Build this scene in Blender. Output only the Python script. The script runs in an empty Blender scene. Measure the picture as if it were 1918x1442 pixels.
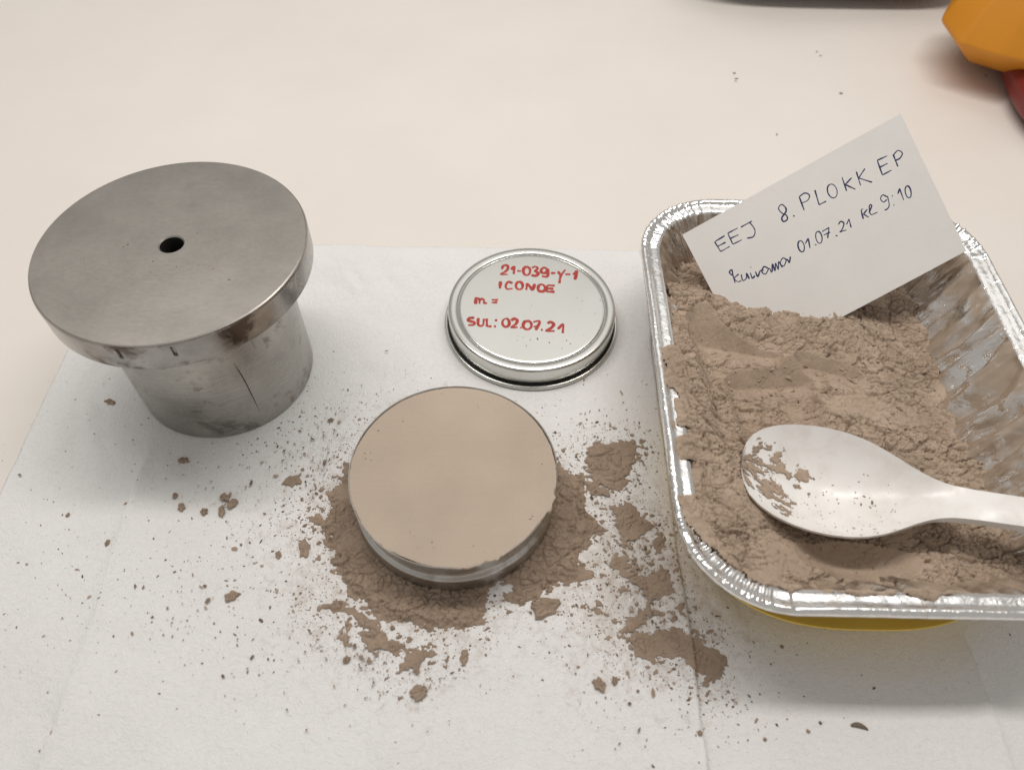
import bpy, bmesh, math, random
import numpy as np
from mathutils import Matrix, Vector

S = bpy.context.scene
COL = S.collection
R = math.radians

# measured coordinates (metres for the camera and card, millimetres for the drawn lines and outlines)
CAM_LOC = [0.0, 0.0, 0.281]
CAM_R = [0.99984, 0.0143, 0.01077]
CAM_U = [-0.0179, 0.79855, 0.60166]
CAM_F = [-0.0, -0.60175, 0.79868]
CARD_O, CARD_X, CARD_Y, CARD_N = [0.07507, 0.25882, 0.0514], [0.86249, 0.31403, 0.39685], [0.50278, -0.62101, -0.6013], [-0.05763, -0.71814, 0.6935]
CARD_W, CARD_H = 0.1044, 0.0667
LID_STROKES = [[[[-14.9,24.5],[-14.2,26.9],[-12.3,27.2],[-11.9,25.0],[-13.2,22.8],[-15.3,20.9],[-11.9,20.9]],[[-10.1,24.2],[-8.8,26.2],[-8.9,21.2]],[[-7.2,23.4],[-5.3,23.4]],[[-2.8,26.5],[-1.8,26.3],[-1.0,25.2],[-0.7,23.6],[-1.0,21.9],[-1.8,20.8],[-2.7,20.5],[-3.6,21.2],[-4.1,22.7],[-4.1,24.4],[-3.5,25.9],[-2.6,26.5]],[[0.2,25.7],[1.8,26.8],[3.1,25.4],[1.8,23.6],[3.3,22.2],[2.1,20.2],[-0.2,20.7]],[[8.0,25.1],[6.1,26.1],[4.7,24.1],[5.5,22.2],[7.6,22.9],[8.0,25.1],[7.9,20.1],[5.0,20.0]],[[9.6,22.3],[12.0,22.4]],[[13.2,23.6],[14.6,21.4],[16.9,24.9]],[[14.8,21.6],[14.2,19.2],[13.7,15.4]],[[16.8,21.7],[19.3,21.7]],[[20.7,21.5],[22.7,24.1],[21.5,18.1]]],[[[-15.4,15.9],[-15.6,11.1]],[[-9.4,14.8],[-11.5,15.6],[-12.8,13.0],[-12.0,10.8],[-9.3,11.2]],[[-6.4,15.9],[-5.4,15.7],[-4.7,14.7],[-4.4,13.3],[-4.6,11.8],[-5.3,10.8],[-6.3,10.6],[-7.2,11.2],[-7.7,12.5],[-7.7,14.0],[-7.1,15.3],[-6.2,15.9]],[[-2.7,10.4],[-2.1,15.0]],[[-2.1,15.0],[0.6,10.1]],[[0.6,10.1],[1.5,14.7]],[[3.4,14.0],[3.0,9.9]],[[3.0,9.9],[5.7,9.6],[6.7,12.1],[5.4,14.2],[3.3,13.9]],[[11.4,13.6],[7.8,13.8]],[[7.8,13.8],[7.2,9.4]],[[7.2,9.4],[11.3,9.5]],[[7.5,11.6],[10.8,11.5]]],[[[-27.0,0.4],[-27.1,4.9]],[[-27.0,4.2],[-25.5,3.7],[-25.1,0.7]],[[-25.1,2.9],[-24.1,4.0],[-23.1,2.9],[-23.0,1.2],[-21.5,1.1]],[[-19.4,3.4],[-16.3,3.3]],[[-19.4,1.6],[-16.6,1.7]]],[[[-27.2,-8.5],[-29.4,-8.7],[-29.9,-10.3],[-27.2,-11.4],[-27.5,-12.9],[-30.0,-13.2]],[[-25.4,-8.6],[-25.2,-12.9],[-23.1,-13.2],[-22.7,-9.0]],[[-21.4,-8.9],[-21.1,-13.8]],[[-21.1,-13.8],[-18.9,-13.7]],[[-17.6,-9.9],[-16.3,-9.8]],[[-17.9,-13.7],[-16.8,-13.7]],[[-12.5,-8.7],[-11.6,-8.8],[-10.9,-9.8],[-10.6,-11.2],[-10.8,-12.7],[-11.5,-13.6],[-12.4,-13.9],[-13.3,-13.2],[-13.8,-12.0],[-13.8,-10.5],[-13.2,-9.2],[-12.4,-8.7]],[[-9.6,-10.0],[-8.4,-8.6],[-6.8,-9.8],[-7.6,-12.1],[-9.6,-14.1],[-6.6,-14.0]],[[-5.5,-14.2],[-4.6,-14.2]],[[-2.4,-9.9],[-1.3,-10.1],[-0.4,-11.0],[-0.1,-12.5],[-0.4,-14.0],[-1.3,-15.0],[-2.4,-15.2],[-3.4,-14.6],[-4.0,-13.3],[-3.9,-11.8],[-3.3,-10.5],[-2.3,-9.9]],[[0.7,-10.5],[3.8,-10.1],[1.9,-15.5]],[[0.8,-13.4],[3.6,-13.4]],[[4.3,-15.3],[5.2,-15.3]],[[7.5,-11.3],[8.9,-10.3],[10.4,-11.7],[9.2,-14.0],[6.8,-15.9],[10.8,-15.9]],[[12.3,-14.7],[14.8,-11.6],[14.5,-17.1]]]]
CARD_STROKES = [[[[16.21,9.57],[11.09,9.77]],[[11.09,9.77],[11.49,14.94]],[[11.49,14.94],[16.07,14.83]],[[11.37,12.19],[15.31,12.35]],[[22.79,9.4],[17.86,9.27]],[[17.86,9.27],[17.64,14.69]],[[17.64,14.69],[22.04,14.9]],[[17.56,11.87],[21.71,12.16]],[[24.12,9.73],[29.58,9.76]],[[28.26,9.42],[28.9,12.12],[28.68,14.55],[26.92,16.11],[24.3,15.35]],[[44.96,11.56],[44.12,9.67],[42.16,10.47],[42.49,12.99],[43.8,14.94],[43.25,16.66],[41.48,16.67],[41.56,14.89],[44.42,13.27],[45.04,11.4]],[[46.07,16.53],[46.84,16.96]],[[52.18,10.4],[51.45,16.73]],[[52.18,10.4],[54.93,10.16],[56.3,11.94],[54.74,13.56],[51.87,13.45]],[[59.31,11.14],[58.06,17.76]],[[58.06,17.76],[61.42,17.85]],[[65.83,12.11],[66.87,12.59],[67.5,13.92],[67.5,15.66],[66.88,17.26],[65.84,18.18],[64.71,18.14],[63.87,17.13],[63.59,15.49],[63.96,13.76],[64.86,12.5],[66.0,12.12]],[[71.77,11.93],[70.9,18.21]],[[75.21,14.18],[71.41,15.51]],[[71.49,15.35],[74.46,19.43]],[[78.05,12.82],[77.09,18.93]],[[81.77,13.45],[77.59,15.83]],[[77.66,15.68],[81.91,20.27]],[[92.13,13.24],[87.73,12.9]],[[87.73,12.9],[86.99,19.59]],[[86.99,19.59],[91.24,19.63]],[[87.21,16.06],[90.94,16.2]],[[94.58,14.05],[94.14,19.51]],[[94.14,14.39],[96.94,13.43],[98.12,15.38],[96.32,16.81],[94.02,16.68]]],[[[11.25,27.01],[10.65,25.01],[12.08,24.56],[11.45,27.01],[10.73,30.46]],[[13.94,27.68],[11.0,28.32]],[[11.08,28.16],[11.81,30.33],[13.5,30.96]],[[14.8,28.37],[14.21,31.15],[16.12,30.97],[17.05,29.1],[17.05,31.91]],[[18.66,29.69],[18.39,32.24],[19.9,31.83]],[[19.83,27.55],[20.18,27.64]],[[20.86,30.3],[20.84,32.77],[22.9,31.03],[24.39,31.65]],[[26.51,32.01],[25.11,30.2],[23.29,31.86],[24.3,33.46],[26.82,31.98],[26.73,34.2]],[[27.2,34.05],[28.87,31.06],[28.53,34.17],[30.24,31.31],[30.02,34.39],[31.69,31.4],[31.98,34.45]],[[35.27,32.59],[33.96,30.82],[31.91,32.56],[32.92,34.15],[35.35,32.22],[35.58,33.99],[37.22,31.83]],[[43.68,27.63],[44.35,28.01],[44.68,29.08],[44.55,30.48],[44.01,31.76],[43.24,32.51],[42.48,32.47],[41.99,31.67],[41.92,30.35],[42.3,28.96],[43.0,27.95],[43.8,27.64]],[[45.3,30.02],[47.55,28.42]],[[47.55,28.42],[46.23,32.78]],[[48.7,32.33],[49.47,32.77]],[[52.22,27.73],[52.87,28.15],[53.15,29.28],[52.95,30.77],[52.35,32.12],[51.54,32.9],[50.78,32.85],[50.33,31.98],[50.33,30.59],[50.77,29.12],[51.52,28.05],[52.34,27.74]],[[54.02,28.81],[57.39,28.68]],[[57.39,28.68],[54.86,32.54]],[[53.86,30.55],[57.01,30.7]],[[58.24,33.22],[59.01,33.65]],[[61.49,29.47],[62.97,28.79],[63.74,30.24],[61.84,32.2],[60.46,32.64]],[[60.46,32.64],[63.37,33.26]],[[64.55,31.19],[66.48,29.56]],[[66.48,29.56],[65.66,33.34]],[[73.61,28.76],[72.7,28.65],[71.82,32.57]],[[75.13,29.62],[72.68,30.74]],[[72.75,30.58],[74.1,33.05]],[[75.07,31.39],[77.47,29.13],[76.56,28.62],[75.41,32.29],[78.37,32.95]],[[84.69,29.02],[83.47,27.33],[81.91,28.44],[82.49,30.27],[84.18,29.93]],[[85.03,28.71],[83.98,32.61],[82.63,33.66],[81.31,33.61]],[[86.61,29.61],[87.06,29.87]],[[85.49,33.47],[85.94,33.72]],[[89.24,30.1],[90.82,28.31]],[[90.82,28.31],[90.25,33.67]],[[93.84,28.86],[94.43,29.26],[94.67,30.36],[94.49,31.82],[93.94,33.16],[93.2,33.94],[92.51,33.9],[92.1,33.07],[92.1,31.7],[92.51,30.25],[93.2,29.19],[93.94,28.87]]]]
SPILL = [[[-70.0,166.8],[-72.2,158.9],[-75.3,146.3],[-75.3,136.6],[-68.8,123.0],[-64.6,115.3],[-58.4,108.0],[-50.5,101.9],[-41.0,97.6],[-30.0,96.6],[-20.1,97.4],[-9.2,98.2],[-8.3,102.7],[-7.5,110.0],[-2.5,114.3],[-21.5,121.6],[-54.6,134.7],[-65.5,159.0]],[[19.7,174.0],[23.7,167.4],[29.3,163.6],[30.6,155.9],[31.9,145.9],[37.9,136.5],[32.4,134.0],[33.3,130.6],[27.9,127.1],[28.7,121.5],[32.7,117.2],[29.4,112.8],[24.3,114.8],[20.2,118.0],[17.0,113.6],[9.8,109.2],[-0.3,105.3],[-4.4,106.9],[0.6,113.3],[-10.8,115.3],[9.9,135.9],[16.8,160.7]],[[33.3,177.0],[37.0,181.2],[45.2,180.0],[53.5,181.6],[55.2,174.7],[52.3,166.7],[48.3,160.1],[43.5,154.9],[37.0,158.5],[34.0,166.3]],[[42.0,149.8],[49.9,151.2],[53.9,146.4],[58.8,140.4],[55.2,136.8],[49.3,130.9],[45.3,134.3],[42.5,140.1]],[[49.6,120.8],[62.1,121.0],[62.8,112.3],[55.6,108.0],[51.9,112.1],[49.1,115.3]],[[45.4,94.6],[55.7,98.7],[65.5,96.9],[71.2,95.0],[76.8,93.2],[79.7,86.4],[77.6,78.9],[70.9,78.8],[66.0,85.2],[54.6,87.9],[46.9,88.7]],[[41.6,127.3],[46.9,127.4],[47.6,122.9],[43.3,120.6],[40.4,123.9]],[[42.9,101.5],[50.2,104.8],[55.2,103.8],[49.7,98.6],[41.4,94.5]],[[-71.3,103.6],[-63.2,106.2],[-57.0,102.8],[-57.3,95.7],[-58.4,90.2],[-61.3,93.6],[-61.3,100.3],[-66.6,102.0]],[[-54.5,95.8],[-47.9,97.5],[-43.4,92.0],[-37.7,94.1],[-34.8,89.2],[-40.8,86.6],[-48.8,88.6],[-53.2,89.5]],[[-33.7,89.4],[-23.1,89.8],[-25.7,85.1],[-31.4,83.2],[-35.3,80.3],[-38.0,82.1],[-34.9,86.3]],[[-82.6,141.3],[-77.6,144.3],[-72.3,137.9],[-78.4,135.9]],[[-61.0,104.8],[-52.5,101.9],[-45.7,94.9],[-51.5,93.8],[-58.1,98.7]],[[56.1,134.5],[61.7,137.0],[62.0,130.0],[57.5,127.6]],[[45.3,119.6],[52.9,123.0],[51.4,117.5],[46.1,116.3]],[[57.2,103.9],[64.5,106.1],[62.4,101.9]],[[32.5,159.7],[43.6,157.4],[41.2,153.6],[34.5,154.7]],[[32.3,109.7],[36.4,109.7],[36.1,105.5],[32.1,105.5]]]
RIM_SPILL = [[[59.6,195.4],[68.1,199.8],[71.4,183.4],[69.4,167.9],[63.6,170.3],[60.3,177.9]],[[60.2,172.8],[70.0,173.0],[70.1,158.2],[63.1,158.0]],[[58.6,153.2],[72.1,158.2],[71.1,144.3],[61.4,144.1]],[[57.6,127.8],[64.4,130.0],[72.7,122.9],[75.4,111.0],[76.6,102.5],[70.3,107.1],[62.7,116.6]],[[76.8,103.4],[94.8,97.4],[90.8,95.0],[77.7,98.9]],[[94.8,97.4],[146.4,96.5],[136.8,93.3],[132.0,94.5],[111.0,93.2],[104.4,94.3]]]
FLAKES = [[-30.9,73.9,4.1,2.5],[-15.5,86.3,1.9,2.7],[33.0,77.6,2.5,2.6],[-58.0,84.6,1.5,1.3],[-113.9,146.7,2.4,2.3],[-117.5,143.2,1.6,2.7],[-117.6,149.4,2.2,2.0],[-134.5,144.8,1.7,2.0],[-124.6,142.8,1.8,1.5],[-139.8,167.2,2.3,2.0],[-91.3,157.5,3.6,3.4],[-80.9,127.2,2.3,4.6],[13.9,105.1,6.2,4.5],[-105.1,107.7,3.0,2.4],[38.6,79.0,1.3,1.5],[-138.4,149.9,1.1,1.3],[-90.5,124.3,1.6,1.7],[-158.7,128.0,1.3,1.4],[-180.9,196.6,2.6,1.8]]
TABLE_SPECKS = [[146.6,478.9],[147.3,472.4],[146.1,469.1],[210.7,503.2],[213.4,456.8],[162.0,410.1],[317.7,481.1],[209.2,508.0]]

# ------------------------------------------------------------------ camera
cam = bpy.data.cameras.new('camera')
cam.sensor_fit = 'HORIZONTAL'
cam.sensor_width = 36.0
cam.lens = 36.0 * 1418.2 / 1918.0
cam.clip_start = 0.01
cam.clip_end = 50
cam.dof.use_dof = True
cam.dof.focus_distance = 0.325
cam.dof.aperture_fstop = 11.0
cam_o = bpy.data.objects.new('camera', cam)
COL.objects.link(cam_o)
m = Matrix.Identity(4)
for i in range(3):
    m[i][0], m[i][1], m[i][2], m[i][3] = CAM_R[i], CAM_U[i], CAM_F[i], CAM_LOC[i]
cam_o.matrix_world = m
S.camera = cam_o

# ------------------------------------------------------------------ light
W = bpy.data.worlds.new('World')
S.world = W
W.use_nodes = True
bg = W.node_tree.nodes['Background']
bg.inputs['Color'].default_value = (1.0, 0.96, 0.915, 1)
bg.inputs['Strength'].default_value = 0.345

def area(name, loc, target, sx, sy, power, colour):
    l = bpy.data.lights.new(name, 'AREA')
    l.shape = 'RECTANGLE'
    l.size, l.size_y = sx, sy
    l.energy = power
    l.color = colour
    ob = bpy.data.objects.new(name, l)
    ob.location = loc
    d = Vector(target) - Vector(loc)
    ob.rotation_euler = d.to_track_quat('-Z', 'Y').to_euler()
    COL.objects.link(ob)
    return ob

area('bench_strip_light', (-0.02, 0.40, 0.88), (-0.02, 0.36, 0.0), 1.0, 0.10, 4.9, (1.0, 0.95, 0.895))
area('ceiling_panel_light', (0.5, 1.75, 2.1), (0.05, 0.25, 0.0), 2.4, 1.2, 5.2, (1.0, 0.965, 0.92))

S.view_settings.view_transform = 'Standard'
S.view_settings.look = 'None'
S.view_settings.exposure = 0.19
S.view_settings.gamma = 1.0
S.view_settings.use_curve_mapping = False

# ------------------------------------------------------------------ noise
def _h(ix, iy, seed):
    with np.errstate(over='ignore'):
        n = (ix.astype(np.int64) * 374761393 + iy.astype(np.int64) * 668265263 + seed * 1442695041) & 0x7fffffff
        n = ((n ^ (n >> 13)) * 1274126177) & 0x7fffffff
        n = ((n ^ (n >> 15)) * 2246822519) & 0x7fffffff
        n = n ^ (n >> 14)
    return (n & 0xffffff) / float(0xffffff)

def vnoise(x, y, seed=0):
    ix, iy = np.floor(x), np.floor(y)
    fx, fy = x - ix, y - iy
    fx = fx * fx * fx * (fx * (fx * 6 - 15) + 10)
    fy = fy * fy * fy * (fy * (fy * 6 - 15) + 10)
    a, b = _h(ix, iy, seed), _h(ix + 1, iy, seed)
    c, d = _h(ix, iy + 1, seed), _h(ix + 1, iy + 1, seed)
    return (a + (b - a) * fx) * (1 - fy) + (c + (d - c) * fx) * fy - 0.5

def fbm(x, y, seed=0, oct=4):
    s, a = 0, 1.0
    for k in range(oct):
        s = s + a * vnoise(x * 2 ** k, y * 2 ** k, seed + 17 * k)
        a *= 0.5
    return s

def worley(x, y, seed=0):
    ix, iy = np.floor(x), np.floor(y)
    f1 = np.full(x.shape, 9.0); f2 = np.full(x.shape, 9.0)
    idv = np.zeros(x.shape); dx1 = np.zeros(x.shape); dy1 = np.zeros(x.shape)
    for i in (-1, 0, 1):
        for j in (-1, 0, 1):
            cx, cy = ix + i, iy + j
            px = cx + _h(cx, cy, seed); py = cy + _h(cx, cy, seed + 5)
            dx, dy = x - px, y - py
            d = np.sqrt(dx * dx + dy * dy)
            near = d < f1
            f2 = np.where(near, f1, np.minimum(f2, d))
            f1 = np.where(near, d, f1)
            idv = np.where(near, _h(cx, cy, seed + 9), idv)
            dx1 = np.where(near, dx, dx1); dy1 = np.where(near, dy, dy1)
    return f1, f2, idv, dx1, dy1

def sstep(a, b, x):
    t = np.clip((x - a) / (b - a), 0, 1)
    return t * t * (3 - 2 * t)

def crumbly(x, y, seed=0, stretch=1.5, plates=1.0):
    """broken, cakey powder relief in metres for x, y in metres"""
    wx = x + 0.0016 * vnoise(x * 300, y * 300, seed + 90)
    wy = y + 0.0016 * vnoise(x * 300, y * 300, seed + 91)
    h = np.zeros(x.shape)
    for cell, amp, crack in ((0.0068, 0.0012, 0.0012), (0.0030, 0.0007, 0.0010), (0.0015, 0.0005, 0.0007)):
        f1, f2, idv, dx, dy = worley(wx / (cell * stretch), wy / cell, seed + int(cell * 1e5))
        tilt = dx * (idv - 0.5) * 1.2 + dy * (np.mod(idv * 7.31, 1) - 0.5) * 1.6
        h += plates * amp * ((idv - 0.5) * 0.9 + tilt) - crack * (1 - sstep(0.0, 0.17, f2 - f1)) * sstep(0.2, 0.8, idv) * 2.0
    h += 0.0005 * fbm(x * 500, y * 500, seed + 3, 3)
    return h

def poly_sd(x, y, poly):
    """signed distance, positive inside"""
    P = np.array(poly) * 0.001
    d = np.full(x.shape, 1e9); ins = np.zeros(x.shape, bool)
    n = len(P)
    for i in range(n):
        a, b = P[i], P[(i + 1) % n]
        e = b - a
        t = np.clip(((x - a[0]) * e[0] + (y - a[1]) * e[1]) / (e @ e), 0, 1)
        d = np.minimum(d, np.hypot(x - a[0] - t * e[0], y - a[1] - t * e[1]))
        cond = ((a[1] > y) != (b[1] > y)) & (x < (b[0] - a[0]) * (y - a[1]) / (b[1] - a[1] + 1e-12) + a[0])
        ins ^= cond
    return np.where(ins, d, -d)

# ------------------------------------------------------------------ mesh helpers
def mesh_obj(name, verts, faces, mats, parent=None, smooth=True, midx=None):
    me = bpy.data.meshes.new(name)
    me.from_pydata([tuple(map(float, v)) for v in verts], [], [tuple(map(int, f)) for f in faces])
    for mt in (mats if isinstance(mats, (list, tuple)) else [mats]):
        me.materials.append(mt)
    if midx is not None:
        me.polygons.foreach_set('material_index', np.array(midx, dtype=np.int32))
    if smooth:
        me.polygons.foreach_set('use_smooth', np.ones(len(me.polygons), dtype=bool))
    me.update()
    ob = bpy.data.objects.new(name, me)
    COL.objects.link(ob)
    if parent is not None:
        ob.parent = parent
    return ob

def grid_obj(name, V, keep, mat, parent=None, close=False):
    """V: (ny,nx,3) array; keep: (ny-1,nx-1) bool"""
    ny, nx = V.shape[:2]
    idx = np.arange(ny * nx).reshape(ny, nx)
    q = np.stack([idx[:-1, :-1], idx[:-1, 1:], idx[1:, 1:], idx[1:, :-1]], -1)[keep]
    used, inv = np.unique(q.ravel(), return_inverse=True)
    verts = V.reshape(-1, 3)[used].astype(np.float32)
    quads = inv.reshape(-1, 4).astype(np.int32)
    me = bpy.data.meshes.new(name)
    me.vertices.add(len(verts)); me.vertices.foreach_set('co', verts.ravel())
    me.loops.add(quads.size); me.loops.foreach_set('vertex_index', quads.ravel())
    me.polygons.add(len(quads))
    me.polygons.foreach_set('loop_start', np.arange(0, quads.size, 4, dtype=np.int32))
    me.polygons.foreach_set('use_smooth', np.ones(len(quads), dtype=bool))
    me.update(calc_edges=True)
    me.validate()
    me.materials.append(mat)
    ob = bpy.data.objects.new(name, me)
    COL.objects.link(ob)
    if parent is not None:
        ob.parent = parent
    return ob

def lathe(name, prof, mats, parent=None, n=192, mfun=None, sharp=40, fun=None):
    """prof: list of (r, z); mfun(k) -> material slot of band k; fun(r,z,a)->(r,z) deform"""
    verts, faces, mi = [], [], []
    for j, (r, z) in enumerate(prof):
        for i in range(n):
            a = 2 * math.pi * i / n
            rr, zz = fun(r, z, a) if fun else (r, z)
            verts.append((rr * math.cos(a), rr * math.sin(a), zz))
    for j in range(len(prof) - 1):
        for i in range(n):
            k = (i + 1) % n
            faces.append((j * n + i, j * n + k, (j + 1) * n + k, (j + 1) * n + i))
            mi.append(mfun(j) if mfun else 0)
    ob = mesh_obj(name, verts, faces, mats, parent, True, mi)
    shade_sharp(ob, sharp)
    return ob

def shade_sharp(ob, deg):
    bm = bmesh.new(); bm.from_mesh(ob.data)
    bmesh.ops.remove_doubles(bm, verts=bm.verts, dist=1e-7)
    bmesh.ops.recalc_face_normals(bm, faces=bm.faces)
    for e in bm.edges:
        if len(e.link_faces) == 2 and e.calc_face_angle(0) > R(deg):
            e.smooth = False
    bm.to_mesh(ob.data); bm.free()

def tag(ob, label=None, cat=None, group=None, kind=None):
    if label: ob['label'] = label
    if cat: ob['category'] = cat
    if group: ob['group'] = group
    if kind: ob['kind'] = kind
    return ob

def empty(name, loc, label, cat, group=None):
    ob = bpy.data.objects.new(name, None)
    ob.location = loc
    ob.empty_display_size = 0.02
    COL.objects.link(ob)
    return tag(ob, label, cat, group)

def catmull(P, step):
    P = [np.array(p, float) for p in P]
    if len(P) == 2:
        n = max(2, int(np.linalg.norm(P[1] - P[0]) / step))
        return [P[0] + (P[1] - P[0]) * i / n for i in range(n + 1)]
    Q = [2 * P[0] - P[1]] + P + [2 * P[-1] - P[-2]]
    out = []
    for i in range(1, len(Q) - 2):
        p0, p1, p2, p3 = Q[i - 1:i + 3]
        n = max(2, int(np.linalg.norm(p2 - p1) / step))
        for k in range(n):
            t = k / n
            out.append(0.5 * (2 * p1 + (p2 - p0) * t + (2 * p0 - 5 * p1 + 4 * p2 - p3) * t * t + (3 * p1 - p0 - 3 * p2 + p3) * t ** 3))
    out.append(P[-1])
    return out

def strokes_mesh(name, strokes, width, height, place, mat, parent, rnd):
    """drawn lines with a little body; place(u, v, h) maps millimetres on the sheet to space"""
    verts, faces = [], []
    for si, st in enumerate(strokes):
        P = catmull(st, 0.35)
        hk = height * (0.8 + 0.5 * rnd.random())
        wk = width * (0.88 + 0.24 * rnd.random())
        b0 = len(verts)
        n = len(P)
        for i, p in enumerate(P):
            d = P[min(i + 1, n - 1)] - P[max(i - 1, 0)]
            L = np.linalg.norm(d) + 1e-9
            nx, ny = -d[1] / L, d[0] / L
            t = i / (n - 1)
            w = wk * (0.92 + 0.2 * math.sin(5 * t + si) + rnd.uniform(-.08, .08)) * (0.7 if i in (0, n - 1) else 1)
            h = hk * (1 + 0.5 * t)
            for f, g in ((-0.5, -0.01), (-0.32, h), (0.32, h), (0.5, -0.01)):
                verts.append(place(p[0] + nx * w * f, p[1] + ny * w * f, g))
        for i in range(n - 1):
            for k in range(3):
                a = b0 + i * 4 + k
                faces.append((a, a + 1, a + 5, a + 4))
        faces.append((b0, b0 + 3, b0 + 2, b0 + 1))
        e = b0 + (n - 1) * 4
        faces.append((e, e + 1, e + 2, e + 3))
    return mesh_obj(name, verts, faces, mat, parent, False)

def crumbs_mesh(name, items, mat, rnd, flat=0.7):
    """items: (x, y, z, size[, squash]) -> one mesh of little angular chips"""
    base = np.array([(1, 0, 0), (0.35, 0.9, 0.1), (-0.8, 0.55, -0.05), (-0.75, -0.6, 0.1), (0.4, -0.85, 0), (0.1, 0.05, 0.8), (0, 0, -0.6)])
    fc = [(0, 1, 5), (1, 2, 5), (2, 3, 5), (3, 4, 5), (4, 0, 5), (1, 0, 6), (2, 1, 6), (3, 2, 6), (4, 3, 6), (0, 4, 6)]
    verts, faces = [], []
    for it in items:
        x, y, z, s = it[:4]
        ang = rnd.random() * 6.283
        ca, sa = math.cos(ang), math.sin(ang)
        sx = s * (0.7 + 0.8 * rnd.random()); sy = s * (0.35 + 0.6 * rnd.random()); sz = s * flat * (0.5 + 0.6 * rnd.random())
        b = len(verts)
        for v in base:
            q = v + np.array([rnd.uniform(-.25, .25), rnd.uniform(-.25, .25), rnd.uniform(-.15, .15)])
            px, py, pz = q[0] * sx * .5, q[1] * sy * .5, q[2] * sz * .5
            verts.append((x + ca * px - sa * py, y + sa * px + ca * py, z + pz + sz * .22))
        faces += [tuple(b + k for k in f) for f in fc]
    return mesh_obj(name, verts, faces, mat, None, False)

# ------------------------------------------------------------------ materials
def mat_new(name):
    mt = bpy.data.materials.new(name)
    mt.use_nodes = True
    nt = mt.node_tree
    return mt, nt, nt.nodes['Principled BSDF']

def N(nt, kind, **kw):
    n = nt.nodes.new(kind)
    for k, v in kw.items():
        if k in n.inputs.keys():
            n.inputs[k].default_value = v
        else:
            setattr(n, k, v)
    return n

def coords(nt, scale=(1, 1, 1), kind='Object', rot=(0, 0, 0)):
    tc = N(nt, 'ShaderNodeTexCoord')
    mp = N(nt, 'ShaderNodeMapping')
    mp.inputs['Scale'].default_value = scale
    mp.inputs['Rotation'].default_value = rot
    nt.links.new(tc.outputs[kind], mp.inputs['Vector'])
    return mp.outputs['Vector']

def noise(nt, vec, scale, detail=4, rough=0.55, dist=0.0):
    n = N(nt, 'ShaderNodeTexNoise')
    n.inputs['Scale'].default_value = scale
    n.inputs['Detail'].default_value = detail
    n.inputs['Roughness'].default_value = rough
    n.inputs['Distortion'].default_value = dist
    nt.links.new(vec, n.inputs['Vector'])
    return n.outputs['Fac']

def ramp(nt, fac, stops):
    r = N(nt, 'ShaderNodeValToRGB')
    el = r.color_ramp.elements
    while len(el) < len(stops): el.new(0.5)
    for e, (p, c) in zip(el, stops):
        e.position = p
        e.color = (c, c, c, 1) if isinstance(c, (int, float)) else (*c, 1)
    nt.links.new(fac, r.inputs['Fac'])
    return r.outputs['Color']

def mixc(nt, fac, a, b, mode='MIX'):
    n = N(nt, 'ShaderNodeMix', data_type='RGBA', blend_type=mode)
    for sock, v in ((n.inputs[0], fac), (n.inputs[6], a), (n.inputs[7], b)):
        if hasattr(v, 'is_linked'): nt.links.new(v, sock)
        elif isinstance(v, (int, float)): sock.default_value = v
        else: sock.default_value = (*v, 1)
    return n.outputs[2]

def math_n(nt, op, a, b=None, c=None, clamp=False):
    n = N(nt, 'ShaderNodeMath', operation=op)
    n.use_clamp = clamp
    for s, v in zip(n.inputs, (a, b, c)):
        if v is None: continue
        if hasattr(v, 'is_linked'): nt.links.new(v, s)
        else: s.default_value = v
    return n.outputs[0]

def bump(nt, bsdf, height, dist, strength=1.0):
    b = N(nt, 'ShaderNodeBump')
    b.inputs['Strength'].default_value = strength
    b.inputs['Distance'].default_value = dist
    nt.links.new(height, b.inputs['Height'])
    nt.links.new(b.outputs['Normal'], bsdf.inputs['Normal'])
    return b

def m_table():
    mt, nt, b = mat_new('table_laminate')
    v = coords(nt)
    n = noise(nt, v, 9, 4)
    col = ramp(nt, n, [(0.3, (0.765, 0.715, 0.665)), (0.7, (0.80, 0.755, 0.71))])
    nt.links.new(col, b.inputs['Base Color'])
    nt.links.new(math_n(nt, 'MULTIPLY_ADD', noise(nt, coords(nt, (1, 3, 1), rot=(0, 0, 0.3)), 22, 5, 0.6, 0.6), 0.35, 0.26), b.inputs['Roughness'])
    bump(nt, b, noise(nt, v, 1500, 3), 0.0001, 0.25)
    return mt

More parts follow.
